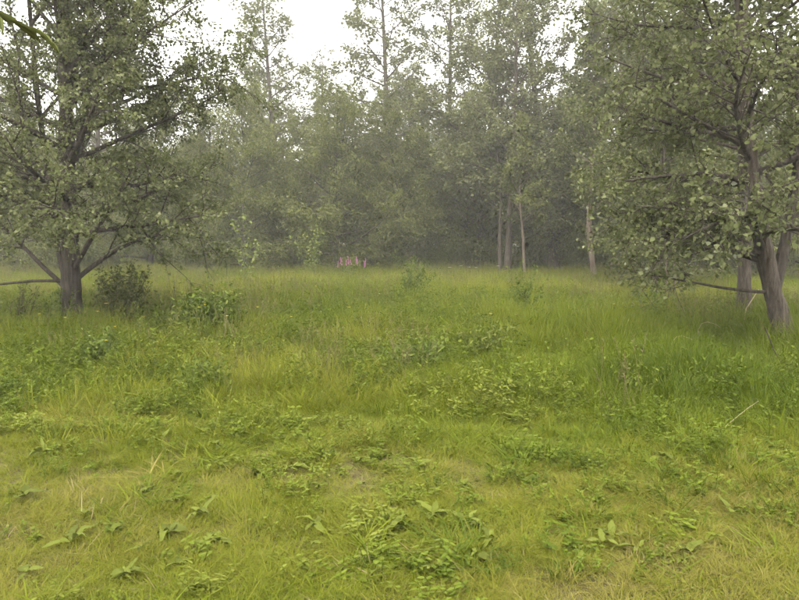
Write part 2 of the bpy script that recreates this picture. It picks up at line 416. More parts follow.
# -------- twin brown stems and the bare leaning trunk (own shapes)
def own_tree(t, name, label, loc, bark, leafm, split=True, group=None, lbark=None):
    lbark = lbark or bark
    root = thing(name, label, 'tree', loc, group=group)
    link('trunk', t['trunk'].mesh('trunk', bark, True), root)
    if split:
        for b in t['limbs']: link('limb', b.mesh('limb', lbark, True), root)
    else:
        link('limbs', merge(t['limbs']).mesh('limbs', bark, True), root)
    cr = link('crown', t['leaf'].mesh('crown', leafm), root)
    link('twigs', t['twigs'].mesh('twigs', lbark), cr)
    return root
d = 30; x = PX(508, d)
t = build_tree(401, 14, .13, .22, 3.6, 40, 20000, .115, elev=(14, 46), up=.22, n2=9, n3=4, prof=lambda u: .95 - .6 * u, spread=.11,
               trunk=[(0, 0, -.1), (.02, 0, 2), (.1, 0, 4), (.2, .1, 6.5), (.25, 0, 9), (.3, 0, 14)],
               stems=[([(-.32, .15, -.1), (-.34, .1, 1.6), (-.3, .1, 3.2), (-.5, .2, 5.5), (-.9, .3, 9)], .10, 8, 2.0)])
own_tree(t, 'poplar_tree', 'tall poplar with twin brown stems standing close together at the meadow edge', (x, d, float(ground_z(x, d))), M['bark'], M['poplar_far'], False)
d = 27.5; x = PX(526, d)
t = build_tree(402, 6.5, .055, .35, 1.5, 16, 4500, .11, elev=(30, 60), n2=6, n3=3, trunk=[(0, 0, -.1), (-.08, 0, .8), (-.12, 0, 1.8), (-.28, 0, 3.2), (-.3, 0, 6.5)], flare=2.6)
own_tree(t, 'young_tree', 'thin pale-barked young tree in front of the twin brown stems', (x, d, float(ground_z(x, d))), M['bark_pale'], M['willow'], False)
d = 25; x = PX(596, d)
t = build_tree(403, 9.5, .105, .42, 2.3, 22, 13000, .11, elev=(25, 58), n2=8, n3=4, prof=lambda u: 1 - .6 * u, spread=.12,
               trunk=[(0, 0, -.1), (-.12, 0, .8), (-.28, 0, 1.8), (-.28, 0, 3.0), (-.2, 0, 5), (-.1, 0, 9.5)], flare=1.2)
own_tree(t, 'leaning_tree', 'bare pale brown leaning trunk with a leafy top at the meadow edge', (x, d, float(ground_z(x, d))), M['bark_pale'], M['willow_yellow'], False)

# -------- the big spreading poplar
LX, LD = PX(70, 11.4), 11.4
LZ = float(ground_z(LX, LD))
tl = build_tree(11, 9.8, .15, .20, 2.5, 46, 98000, .052, ratio=.82, tmpl='poplar', elev=(8, 58), up=.42, n2=11, n3=6,
                cut=lambda P: P[:, 2] - (1.12 + np.clip(1.5 - np.hypot(P[:, 0], P[:, 1]), 0, 1.0) * 1.1),
                prof=lambda u: 1.0 - .48 * u, spread=.04, sides=16, flare=1.3, auto_top=.97, sec_len=.45,
                trunk=[(0, 0, -.15), (0, 0, .5), (.02, 0, 1.0), (.0, .05, 1.7), (-.02, .1, 2.6), (.02, .05, 3.6), (.1, 0, 5.2), (.1, 0, 7.0), (.15, 0, 9.8)],
                stems=[([(-.05, .05, .85), (-.2, .1, 1.35), (-.32, .15, 2.3), (-.5, .2, 3.8), (-.6, .2, 6), (-.7, .2, 8)], .06, 9, 2.0),
                       ([(.02, 0, 2.6), (.28, -.05, 3.2), (.62, -.1, 4.0), (.95, -.2, 5.4), (1.2, -.3, 7.5)], .05, 9, 2.0)],
                extra=[(.105, 178, 3, 2.6, .05, .026), (.085, 160, 40, 2.6, .15, .040), (.10, 8, 42, 2.6, -.8, .04), (.12, -30, 42, 2.4, .1, .045),
                       (.18, -10, 14, 2.5, -.05), (.20, -70, 12, 2.5, -.1), (.21, 200, 14, 2.7, -.05), (.21, 25, 12, 2.6, .05), (.22, -110, 14, 2.6, 0),
                       (.30, -5, 20, 2.9, .1), (.36, 15, 22, 2.9, .1), (.40, -20, 20, 3.0, .05), (.40, 5, 16, 2.9, 0), (.46, -15, 24, 2.2, 0), (.54, 10, 30, 1.8, 0)])
own_tree(tl, 'spreading_poplar', 'big spreading many-limbed poplar with stout dark trunk, standing alone in the meadow', (LX, LD, LZ), M['bark_dark'], M['poplar'])

# -------- the near leaning tree whose branches hang into view
RX, RD = PX(788, 9.0), 9.0
RZ = float(ground_z(RX, RD))
tr_ = build_tree(23, 8.5, .118, .24, 2.2, 32, 29000, .056, ratio=.86, tmpl='poplar', elev=(8, 55), up=.3, n2=10, n3=6, prof=lambda u: 1 - .5 * u,
                 spread=.04, sides=14, flare=1.35, sec_len=.45, cut=lambda P: P[:, 2] - (1.08 - .28 * (P[:, 0] < -1.6) + .45 * np.clip((P[:, 0] + 1.2) / .5, 0, 1)), azbias=(R(195), .75, .55),
                 trunk=[(.1, 0, -.15), (0, 0, .3), (-.26, 0, 1.0), (-.40, -.02, 1.7), (-.56, 0, 2.4), (-.68, 0, 3.5), (-.8, 0, 5.2), (-.8, 0, 8.5)],
                 stems=[([(-.15, .05, .8), (.0, .1, 1.4), (.12, .15, 2.2), (.25, .2, 3.6), (.3, .2, 6)], .075, 8, 1.9)],
                 extra=[(.115, 186, 8, 1.9, -.02, .022), (.16, 178, 24, 1.8, -.5), (.17, 205, 20, 1.9, -.5), (.20, 190, 24, 1.9, -.55), (.22, 215, 12, 1.9, -.4), (.18, 232, 20, 1.8, -.4), (.24, 175, 15, 1.9, -.2), (.26, 235, 5, 2.0, -.2), (.28, 198, 12, 2.1, -.2),
                        (.33, 205, 20, 2.1, -.1), (.36, 240, 18, 2.0, 0), (.38, 185, 25, 2.0, 0), (.42, 220, 22, 1.9, 0), (.2, 258, 10, 1.6, -.2)])
rt = own_tree(tr_, 'leaning_poplar', 'near grey-brown leaning trunk with large-leaved branches hanging into the meadow', (RX, RD, RZ), M['bark'], M['poplar'], lbark=M['bark_dark'])
big = MB(); big.leaves(np.zeros((1, 3)), np.array([[0, 1., 0]]), np.array([[0, 0, 1.]]), np.array([1.]), np.array([.9]), 'poplar'); bigm = big.mesh('leaf', M['pale_leaf'])
rng = np.random.default_rng(8)
P = tr_['P']; cand = P[(P[:, 0] < -.4) & (P[:, 2] < 4.2) & (P[:, 1] < .2)]
for p in cand[rng.choice(len(cand), 40, replace=False)]:
    link('leaf', bigm, rt, tuple(p), tuple(rng.normal(0, .7, 3) + np.array([.3, 0, rng.uniform(0, 6.28)])), float(rng.uniform(.06, .095)))

d = 11.6; x = PX(746, d)
t = build_tree(31, 8, .105, .34, 2.1, 22, 14000, .085, ratio=.84, tmpl='poplar', elev=(15, 58), n2=8, n3=5, spread=.08, sides=12, azbias=(R(60), .9, .5),
               cut=lambda P: P[:, 2] - 1.9, trunk=[(0, 0, -.15), (-.01, 0, .6), (-.05, 0, 1.6), (-.1, .05, 2.8), (-.15, .1, 5), (-.1, .1, 8)], flare=1.25)
own_tree(t, 'poplar_tree', 'upright grey trunk standing just behind the near leaning trunk', (x, d, float(ground_z(x, d))), M['bark'], M['poplar'])

# -------- willow beside the viewer: a drooping twig tip reaches into view
wx, wy = -3.3, 1.7
root = thing('willow_shrub', 'willow twig with narrow yellow-green leaves hanging in at the top corner', 'tree', (wx, wy, float(ground_z(wx, wy))))
rng = np.random.default_rng(77)
b = MB(); tp = np.array([(0, 0, -.1), (.02, .02, .8), (.1, .05, 1.6), (.15, .1, 2.5), (.1, .1, 3.6)]); b.tube(tp, [.07, .055, .045, .03, .01], 8)
link('trunk', b.mesh('trunk', M['bark'], True), root)
lw = MB(); lw.leaves(np.zeros((1, 3)), np.array([[0, 1., 0]]), np.array([[0, 0, 1.]]), np.array([1.]), np.array([.17]), 'lance'); lwm = lw.mesh('leaf', M['willow_yellow'])
for az, z0, L in [(18, 2.5, 2.05), (75, 2.7, 1.6), (150, 2.6, 1.7), (215, 2.4, 1.8), (290, 2.8, 1.6), (330, 3.1, 1.2)]:
    p0 = np.array([np.interp(z0, tp[:, 2], tp[:, 0]), np.interp(z0, tp[:, 2], tp[:, 1]), z0])
    if az == 18:
        e = np.array([-1.19 - wx, 2.32 - wy, 2.20]); m1 = (p0 + e) / 2 + np.array([0, 0, .28]); u = np.linspace(0, 1, 9)[:, None]
        bp = (1 - u) ** 2 * p0 + 2 * u * (1 - u) * m1 + u ** 2 * e
    else:
        bp = grow(p0, (math.cos(R(az)), math.sin(R(az)), .5), L, 8, -1.1, .1, rng)
    bb = MB(); bb.tube(bp, .014 * (1 - np.linspace(0, 1, 9)) + .002, 5)
    br = link('branch', bb.mesh('branch', M['bark'], True), root)
    for k in range(32):
        s = .3 + .7 * k / 21 if k < 22 else .9 + .01 * (k - 22)
        q, dd = at_path(bp, min(s, .999))
        v = Vector((*(dd[:2] * .7 + rng.normal(0, .45, 2)), -.55 + rng.normal(0, .2)))
        o = link('leaf', lwm, br, tuple(q), v.to_track_quat('Y', 'Z').to_euler(), float(rng.uniform(.085, .125)))

# ------------------------------------------------------------------ scattered meadow growth (nobody could count it)
def blades(rng, n, h, spread, width, lean, bend, segs=3):
    r = spread * np.sqrt(rng.random(n)); a = rng.uniform(0, 6.283, n)
    root = np.stack([r * np.cos(a), r * np.sin(a), np.full(n, -.01)], 1)
    H = h * rng.uniform(.45, 1.15, n); az = a + rng.normal(0, 1.0, n); ln = np.abs(rng.normal(0, lean, n)); bd = rng.uniform(.1, 1, n) * bend
    dirv = np.stack([np.cos(az), np.sin(az), 0 * az], 1)
    tw = az + np.pi / 2 + rng.normal(0, .5, n); side = np.stack([np.cos(tw), np.sin(tw), rng.normal(0, .15, n)], 1)
    W = width * rng.uniform(.5, 1.7, n)
    vs = []
    for i in range(segs + 1):
        u = i / segs
        c = root + dirv * (H * (ln * u + bd * u * u))[:, None] + np.array([0, 0, 1]) * (H * u * (1 - .35 * bd * u) * np.sqrt(np.clip(1 - .5 * ln, .15, 1)))[:, None]
        hw = (W * .5 * (1 - u) ** .6 * (1 if i else .6))[:, None]
        if i < segs: vs += [c - side * hw, c + side * hw]
        else: vs.append(c)
    V = np.stack(vs, 1); k = V.shape[1]; off = np.arange(n)[:, None] * k
    quads = np.concatenate([off + np.array([[2 * i, 2 * i + 1, 2 * i + 3, 2 * i + 2]]) for i in range(segs - 1)])
    tris = off + np.array([[2 * segs - 2, 2 * segs - 1, 2 * segs]])
    return V.reshape(-1, 3), quads, tris
def tuft(seed, mat, *a, **k):
    b = MB(); b.add(*blades(np.random.default_rng(seed), *a, **k)); return b.mesh('tuft', mat)
def herb_clump(seed, mat, stems, h, spread, leaf, ratio, tm='kite', pairs=5):
    rng = np.random.default_rng(seed); b = MB(); P = []; D = []
    for i in range(stems):
        a = rng.uniform(0, 6.283); r = spread * math.sqrt(rng.random()); p0 = np.array([r * math.cos(a), r * math.sin(a), -.01])
        pts = grow(p0, (rng.normal(0, .3), rng.normal(0, .3), 1), h * rng.uniform(.5, 1.15), 3, .2, .2, rng)
        b.tube(pts, [.003, .0025, .002, .0012], 3, False)
        for k in range(pairs):
            q, dd = at_path(pts, .25 + .74 * k / pairs); a2 = k * 1.57 + rng.normal(0, .3)
            for sgn in (0, math.pi):
                P.append(q); D.append((math.cos(a2 + sgn), math.sin(a2 + sgn), rng.uniform(-.3, .5)))
    P = np.array(P); D = norm(np.array(D)); n = len(P); L = leaf * rng.uniform(.6, 1.2, n)
    b.leaves(P, D, norm(np.array([0, 0, 1.]) + rng.normal(0, .25, (n, 3))), L, L * ratio, tm)
    return b.mesh('herb', mat)
def seed_grass(seed, mat, n, h, spread):
    rng = np.random.default_rng(seed); b = MB()
    P = []; D = []
    for i in range(n):
        a = rng.uniform(0, 6.283); r = spread * math.sqrt(rng.random())
        pts = grow((r * math.cos(a), r * math.sin(a), -.01), (rng.normal(0, .15), rng.normal(0, .15), 1), h * rng.uniform(.65, 1.1), 4, -.12, .12, rng)
        b.tube(pts, [.0022, .002, .0018, .0015, .001], 3, False)
        for k in range(14):
            q, dd = at_path(pts, .78 + .215 * k / 14); P.append(q); D.append(norm(dd + rng.normal(0, .55, 3)))
    P = np.array(P); n = len(P)
    b.leaves(P, np.array(D), norm(rng.normal(0, 1, (n, 3))), rng.uniform(.018, .035, n), rng.uniform(.005, .009, n), 'kite')
    return b.mesh('seed', mat)

def scatter(name, label, meshes, pts, rotz, tilt, scl, tint, idx):
    src = bpy.data.collections.new(name + '_source')
    for i, m in enumerate(meshes):
        src.objects.link(bpy.data.objects.new('%s_source_%02d' % (name, i), m))
    n = len(pts); me = bpy.data.meshes.new(name); me.vertices.add(n); me.vertices.foreach_set('co', np.asarray(pts, np.float32).ravel())
    rot = np.stack([tilt[:, 0], tilt[:, 1], rotz], 1).astype(np.float32)
    a = me.attributes.new('rot', 'FLOAT_VECTOR', 'POINT'); a.data.foreach_set('vector', rot.ravel())
    a = me.attributes.new('scl', 'FLOAT_VECTOR', 'POINT'); a.data.foreach_set('vector', np.asarray(scl, np.float32).ravel())
    a = me.attributes.new('tint', 'FLOAT', 'POINT'); a.data.foreach_set('value', np.asarray(tint, np.float32))
    a = me.attributes.new('idx', 'INT', 'POINT'); a.data.foreach_set('value', np.asarray(idx, np.int32))
    me.materials.append(meshes[0].materials[0])
    o = link(name, me); tag(o, label, None, kind='stuff')
    ng = bpy.data.node_groups.new(name + '_nodes', 'GeometryNodeTree')
    ng.interface.new_socket('Geometry', in_out='INPUT', socket_type='NodeSocketGeometry'); ng.interface.new_socket('Geometry', in_out='OUTPUT', socket_type='NodeSocketGeometry')
    N = ng.nodes; gi = N.new('NodeGroupInput'); go = N.new('NodeGroupOutput'); ip = N.new('GeometryNodeInstanceOnPoints')
    ci = N.new('GeometryNodeCollectionInfo'); ci.inputs['Collection'].default_value = src; ci.inputs['Separate Children'].default_value = True; ci.inputs['Reset Children'].default_value = True
    def na(nm, ty):
        x = N.new('GeometryNodeInputNamedAttribute'); x.data_type = ty; x.inputs['Name'].default_value = nm
        return next(s for s in x.outputs if s.name == 'Attribute' and s.enabled)
    ip.inputs['Pick Instance'].default_value = True
    L = ng.links
    L.new(gi.outputs[0], ip.inputs['Points']); L.new(ci.outputs[0], ip.inputs['Instance']); L.new(na('idx', 'INT'), ip.inputs['Instance Index'])
    e2r = N.new('FunctionNodeEulerToRotation'); L.new(na('rot', 'FLOAT_VECTOR'), e2r.inputs[0]); L.new(e2r.outputs[0], ip.inputs['Rotation'])
    L.new(na('scl', 'FLOAT_VECTOR'), ip.inputs['Scale']); L.new(ip.outputs[0], go.inputs[0])
    md = o.modifiers.new('scatter', 'NODES'); md.node_group = ng
    return o

RNG = np.random.default_rng(2024)
def band_points(bands):
    """(y0, y1, per m2): strip wider than the view so a sidestep still sees grass"""
    out = []
    for y0, y1, dens in bands:
        half = .72 * y1 + 1.6; n = int(dens * (y1 - y0) * 2 * half)
        x = RNG.uniform(-half, half, n); y = RNG.uniform(y0, y1, n); out.append(np.stack([x, y], 1))
    p = np.concatenate(out); return p[np.abs(p[:, 0]) < .72 * np.abs(p[:, 1]) + 1.6]
def lushness(x, y):
    """0 trampled and short, 1 tall and rank"""
    n = vnoise(x, y, 1.6, 3) * .6 + vnoise(x, y, .55, 4) * .4
    edge = 4.4 + 1.2 * (vnoise(x, y, 2.2, 5) - .5) - 1.1 * np.clip(x / 2.5, -.2, 1)
    return np.clip((y - edge) / 6.0 + (n - .5) * 1.05 + .12, 0, 1)
def bare(x, y):
    """worn brownish patches near the path"""
    n = vnoise(x, y, .7, 6) * .65 + vnoise(x, y, .25, 7) * .35
    return np.clip((n - .46) * 4, 0, 1) * np.clip((5.4 - y) / 2.0, 0, 1)
def field(p):
    x, y = p[:, 0], p[:, 1]; return x, y, lushness(x, y), bare(x, y)
def finish(p, lush, sc_h, sc_w, tint, nvar, name, label, meshes, tilt=.12):
    n = len(p); pts = np.stack([p[:, 0], p[:, 1], ground_z(p[:, 0], p[:, 1])], 1)
    scatter(name, label, meshes, pts, RNG.uniform(0, 6.283, n), RNG.normal(0, tilt, (n, 2)), np.stack([sc_w, sc_w, sc_h], 1), tint, RNG.integers(0, nvar, n))

# short sward everywhere
p = band_points([(-1.0, 1.6, 40), (1.6, 4, 330), (4, 7, 210), (7, 12, 95), (12, 22, 36), (22, 46, 12)])
x, y, lu, ba = field(p)
keep = RNG.random(len(p)) > ba * .32; p, x, y, lu, ba = p[keep], x[keep], y[keep], lu[keep], ba[keep]
big_n = vnoise(x, y, 2.5, 21); mid = vnoise(x, y, .8, 22)
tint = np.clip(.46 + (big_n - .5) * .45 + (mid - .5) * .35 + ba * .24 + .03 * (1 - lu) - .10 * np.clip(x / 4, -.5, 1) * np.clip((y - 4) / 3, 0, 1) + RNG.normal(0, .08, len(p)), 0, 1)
hh = (.45 + 1.2 * lu) * RNG.uniform(.7, 1.25, len(p)); ww = np.clip(.8 + (y - 4) * .05, .8, 2.2)
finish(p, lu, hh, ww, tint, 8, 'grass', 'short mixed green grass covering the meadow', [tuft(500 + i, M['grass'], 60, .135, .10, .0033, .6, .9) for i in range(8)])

# tall rank grass
p = band_points([(3.2, 7, 120), (7, 12, 75), (12, 22, 34), (22, 46, 12)])
x, y, lu, ba = field(p)
keep = RNG.random(len(p)) < np.clip(lu * 1.15 - .18, 0, 1); p, x, y, lu = p[keep], x[keep], y[keep], lu[keep]
big_n = vnoise(x, y, 3.0, 31); mid = vnoise(x, y, .9, 32)
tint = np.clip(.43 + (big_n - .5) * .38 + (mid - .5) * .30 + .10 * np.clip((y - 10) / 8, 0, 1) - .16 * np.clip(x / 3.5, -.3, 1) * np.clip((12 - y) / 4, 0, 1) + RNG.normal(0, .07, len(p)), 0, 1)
hh = (.5 + .75 * lu) * RNG.uniform(.65, 1.25, len(p)) * (.55 + .95 * vnoise(x, y, 1.1, 33)) * (1 + .45 * np.clip((x - .8) / 2.5, 0, 1) * np.clip((12 - y) / 4, 0, 1)) * (1 + .2 * np.clip((y - 8) / 4, 0, 1)); ww = np.clip(.8 + (y - 5) * .05, .8, 2.0)
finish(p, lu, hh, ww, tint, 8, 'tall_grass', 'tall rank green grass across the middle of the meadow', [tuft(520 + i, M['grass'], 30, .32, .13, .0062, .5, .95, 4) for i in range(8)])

# seeding grass stems
p = band_points([(5, 9, 9), (9, 16, 9), (16, 46, 4.5)])
x, y, lu, ba = field(p)
keep = RNG.random(len(p)) < lu * np.clip(vnoise(x, y, 2.2, 41) * 1.9 - .5, 0, 1) * np.where((x > .3) & (y < 9.5), .12, .8); p, x, y, lu = p[keep], x[keep], y[keep], lu[keep]
finish(p, lu, RNG.uniform(.75, 1.2, len(p)), np.full(len(p), 1.2), np.clip(vnoise(x, y, 1.5, 42) + RNG.normal(0, .15, len(p)), 0, 1), 5, 'seeding_grass', 'straw-coloured seed heads of tall grasses',
       [seed_grass(540 + i, M['seed'], 9, .62, .16) for i in range(5)], .06)

# leafy low weeds among the grass
p = band_points([(1.8, 5, 85), (5, 9, 120), (9, 16, 75), (16, 30, 18)])
x, y, lu, ba = field(p)
pn = vnoise(x, y, 1.2, 51) * .6 + vnoise(x, y, .4, 52) * .4 + .10 * np.clip(-x / 3, -.6, 1)
keep = RNG.random(len(p)) < np.clip(.12 + (pn - .36) * 2.2, .06, .95) * np.clip(.5 + lu, 0, 1); p, x, y, lu = p[keep], x[keep], y[keep], lu[keep]
finish(p, lu, (.42 + 1.45 * lu) * RNG.uniform(.6, 1.35, len(p)), RNG.uniform(.6, 1.4, len(p)) * np.clip(.45 + y * .09, .6, 1), np.clip(.45 + (vnoise(x, y, .9, 53) - .5) * .8 + RNG.normal(0, .15, len(p)) + .12 * (y < 5), 0, 1), 8,
       'leafy_weeds', 'low leafy green weeds mixed into the grass',
       [herb_clump(560 + i, M['herb'], 8, .24, .12, .040, .5, 'lance', 5) for i in range(4)] + [herb_clump(570 + i, M['herb'], 11, .13, .13, .023, .8, 'poplar', 3) for i in range(4)], .1)

# coarse broad-bladed tufts breaking up the sward
p = band_points([(1.6, 5, 30), (5, 9, 26), (9, 18, 12)])
x, y, lu, ba = field(p)
keep = RNG.random(len(p)) < np.clip(vnoise(x, y, .6, 61) * 2.2 - .75, 0, 1) * (1 - .5 * ba); p, x, y, lu = p[keep], x[keep], y[keep], lu[keep]
finish(p, lu, (.55 + 1.5 * lu) * RNG.uniform(.6, 1.4, len(p)), RNG.uniform(.8, 1.3, len(p)), np.clip(.30 + (vnoise(x, y, .7, 62) - .5) * .9 + RNG.normal(0, .12, len(p)), 0, 1), 6, 'coarse_grass',
       'coarse broad-bladed grass tufts among the finer grass', [tuft(610 + i, M['grass'], 26, .19, .07, .0075, .7, 1.1, 4) for i in range(6)])

# dry thatch lying on the trampled strip
p = band_points([(1.5, 4.2, 120), (4.2, 7, 45)])
x, y, lu, ba = field(p)
keep = RNG.random(len(p)) < np.clip(.15 + ba * .30, 0, 1) * (1 - .8 * lu); p, x, y, lu = p[keep], x[keep], y[keep], lu[keep]
finish(p, lu, RNG.uniform(.5, 1.1, len(p)), RNG.uniform(.8, 1.5, len(p)), RNG.random(len(p)), 6, 'dry_grass', 'dry straw lying in the trampled grass of the near strip',
       [tuft(590 + i, M['straw'], 14, .06, .10, .0032, 1.2, 1.2) for i in range(6)], .2)

# ------------------------------------------------------------------ individual plants
def dock_leaf_mesh(seed, L, W):
    """long wavy-edged leaf, 5 cross rows, folded along the midrib"""
    rng = np.random.default_rng(seed); n = 6; V = []
    for i in range(n + 1):
        u = i / n; wd = W * math.sin(math.pi * min(.97, .06 + u * .94) ** .8) ** .8 * .5 * (1 + rng.normal(0, .08)); z = L * (.32 * u - .42 * u * u) + rng.normal(0, .004)
        V += [(-wd, L * u, z + wd * .25 + rng.normal(0, .006)), (0, L * u, z), (wd, L * u, z + wd * .25 + rng.normal(0, .006))]
    q = []
    for i in range(n):
        a = i * 3; q += [(a, a + 1, a + 4, a + 3), (a + 1, a + 2, a + 5, a + 4)]
    return make_mesh('leaf', np.array(V), [np.array(q)], M['dock_leaf'], True)
DOCK = [dock_leaf_mesh(600 + i, .17, .055 + .012 * (i % 3)) for i in range(5)]
rnd = random.Random(17)
def rosette(px, py, n, s, label, group=None):
    depth = EYE * F / (py - 245); x = PX(px, depth)
    root = thing('broad_leaved_weed', label, 'weed', (x, depth, float(ground_z(x, depth)) + rnd.uniform(.022, .036)), rnd.uniform(0, 6.28), s * rnd.uniform(.8, 1.1), group)
    for k in range(n):
        link('leaf', DOCK[rnd.randrange(5)], root, (rnd.uniform(-.025, .025), rnd.uniform(-.025, .025), rnd.uniform(0, .02)),
             (rnd.uniform(-.05, .5), rnd.uniform(-.35, .35), k * 6.283 / n + rnd.uniform(-.7, .7)), (rnd.uniform(.5, 1.1), rnd.uniform(.4, 1.2), rnd.uniform(.4, 1.3)))
for a in [(158, 541, 4, .85, 'single flat broad pale leaf plant beside the brown patch at lower left'),
          (194, 522, 5, .8, 'broad-leaved weed with a long pale leaf just behind the flat pale leaf'),
          (12, 505, 7, .85, 'broad-leaved weed at the lower left edge of the meadow'),
          (38, 460, 6, .8, 'pale broad-leaved weed with two upturned leaves near the left edge'),
          (62, 545, 6, .8, 'green leafy weed in front of the worn patch at lower left'),
          (402, 540, 9, .8, 'crinkled broad-leaved weed in the middle of the bottom strip'),
          (436, 532, 8, .7, 'wilted broad-leaved weed joined to the crinkled clump at bottom centre'),
          (495, 560, 5, .6, 'small broad-leaved weed below and beside the crinkled clump'),
          (470, 540, 6, .65, 'dull sprawling weed at the grassy end of the crinkled clump'),
          (742, 540, 4, .75, 'round pale leaf plant in the short grass at lower right'),
          (290, 478, 7, .8, 'broad-leaved weed of the pale leafy patch left of centre'),
          (330, 462, 7, .8, 'broad-leaved weed at the upper end of the pale leafy patch'),
          (255, 482, 6, .8, 'broad-leaved weed at the lower end of the pale leafy patch'),
          (418, 476, 5, .7, 'flat broad-leaved weed in the short grass near picture centre'),
          (232, 425, 8, .9, 'pale curly-leaved weed beside the short turf at left of centre'),
          (262, 412, 7, .9, 'broad-leaved weed with upright pale leaves behind the curly one'),
          (520, 430, 6, .9, 'single upright round-leaved weed right of centre'),
          (120, 580, 6, .7, 'yellowish leafy weed at the bottom edge, lower left'),
          (700, 470, 7, .85, 'leafy weed along the bright ridge of weeds at right'),
          (668, 480, 7, .85, 'bright leafy weed left along the ridge of weeds at right'),
          (730, 466, 6, .85, 'leafy weed at the far right of the bright ridge of weeds'),
          (212, 392, 8, 1.0, 'pale grey-green curled weed in the taller grass left of centre')]:
    rosette(*a)
for i in range(64):
    px, py = (rnd.uniform(10, 790), rnd.uniform(425, 595)) if i % 2 else (rnd.gauss(260, 110), rnd.gauss(480, 45))
    rosette(px, py, rnd.randint(3, 7), rnd.uniform(.35, .65), 'small flat broad-leaved weed in the short trampled grass', 'small flat weeds in the trampled strip')

# ---- bushes and tall weeds
def bush_mesh(seed, mat, h, r, stems, leaf, ratio, per, tm='lance'):
    rng = np.random.default_rng(seed); sb = MB(); P = []; D = []
    for i in range(stems):
        a = rng.uniform(0, 6.283); tilt = rng.uniform(.1, 1) * r / h
        pts = grow((.06 * math.cos(a), .06 * math.sin(a), -.03), (math.cos(a) * tilt, math.sin(a) * tilt, 1), h * rng.uniform(.6, 1.1), 5, .0, .25, rng)
        sb.tube(pts, np.linspace(.007, .002, 6), 4, False)
        for k in range(per):
            q, dd = at_path(pts, rng.uniform(.15, .999)); P.append(q + rng.normal(0, .09 * r, 3)); D.append(norm(dd * .4 + rng.normal(0, .7, 3)))
    P = np.array(P); D = np.array(D); n = len(P); L = leaf * rng.uniform(.6, 1.25, n); P[:, 2] = np.maximum(P[:, 2], .03)
    lb = MB(); lb.leaves(P, D, norm(rng.normal(0, .5, (n, 3)) + np.array([0, 0, .8])), L, L * ratio, tm)
    return sb.mesh('stems', M['stem'] if mat != M['herb_brown'] else M['bark_dark']), lb.mesh('leaves', mat)
def bush(name, label, px, depth, meshes, s=1, group=None, cat='bush', rz=0):
    x = PX(px, depth); root = thing(name, label, cat, (x, depth, float(ground_z(x, depth))), rz, s, group)
    link('stems', meshes[0], root); link('foliage', meshes[1], root); return root
bush('small_bush', 'brownish small bush growing beside the stout trunk of the spreading poplar', 122, 11.6, bush_mesh(700, M['herb_brown'], 1.1, .6, 36, .06, .5, 130))
bush('small_bush', 'dark green rounded weed bush in the open grass right of the spreading poplar', 206, 10.6, bush_mesh(701, M['herb_leaf'], .85, .75, 60, .075, .45, 55))
bush('leafy_weed', 'upright leafy weed under the thin low limb at the left edge', 16, 11.2, bush_mesh(702, M['herb_brown'], .95, .25, 10, .06, .4, 40), cat='weed')
bush('leafy_weed', 'leafy green suckers growing against the foot of the spreading poplar', 54, 11.1, bush_mesh(703, M['herb_leaf'], .8, .2, 14, .055, .5, 40), cat='weed')
bush('tall_weed', 'thin dark lone weed stem standing between the bushes right of the poplar', 169, 12.0, bush_mesh(704, M['herb_brown'], 1.0, .12, 2, .045, .4, 30), cat='weed')
bush('tall_weed', 'tall dark green weed clump standing up from the grass right of centre', 525, 12.5, bush_mesh(705, M['herb_leaf'], 1.1, .2, 12, .065, .38, 60), cat='weed')
bush('tall_weed', 'upright green weed clump in the centre of the far meadow', 412, 17, bush_mesh(706, M['herb_leaf'], 1.2, .4, 18, .075, .38, 60), cat='weed')
bush('thistle', 'grey-green thistle in mid meadow right of centre', 484, 8.2, bush_mesh(707, M['dock_leaf'], .65, .25, 10, .085, .28, 40), cat='thistle')
bush('leafy_weed', 'dark green clump of weeds near the middle of the meadow', 418, 7.6, bush_mesh(708, M['herb_leaf'], .50, .45, 34, .06, .45, 34), cat='weed')
bush('leafy_weed', 'low dark leafy clump in the grass below the dark rounded bush', 97, 8.3, bush_mesh(709, M['herb_leaf'], .50, .35, 30, .055, .5, 34), cat='weed')
bush('leafy_weed', 'dark leafy clump in the grass beneath the lone weed stem', 205, 6.8, bush_mesh(710, M['herb_leaf'], .44, .35, 28, .055, .5, 34), cat='weed')
bush('tall_weed', 'grey-leaved tall weed beside the pink flower spikes', 350, 24, bush_mesh(711, M['dock_leaf'], 1.2, .35, 10, .09, .35, 26), cat='weed')
bush('tall_weed', 'dark tall stems in the grass beneath the overhanging branch', 652, 12.5, bush_mesh(712, M['herb_leaf'], 1.1, .3, 9, .06, .35, 30), cat='weed')
bush('sapling', 'bright yellow-green sapling in front of the dark bushy trees left of centre', 311, 26, bush_mesh(713, M['sapling'], 2.3, .8, 12, .11, .75, 26, 'kite'), cat='sapling')
bush('sapling', 'bright green leafy sapling at the tip of the spreading poplar', 245, 22, bush_mesh(714, M['sapling'], 2.6, .6, 9, .11, .75, 22, 'kite'), cat='sapling')
lowb = [bush_mesh(715 + i, M['willow'], 2.1, 1.5, 30, .11, .4, 80) for i in range(3)]
for i, px in enumerate([-20, 18, 60, 90, 120, 152, 185, 228, 262, 300, 322, 372, 388, 436, 452, 480, 536, 550, 575, 606, 640, 664, 690, 712, 735, 762, 790, 850]):
    bush('undergrowth_bush', 'low dark bush growing between the tree trunks at the edge of the wood', px, 30.5 + (i * 7 % 6), lowb[i % 3], .85 + .12 * (i % 4), 'low bushes at the foot of the wood', rz=i * 1.3)

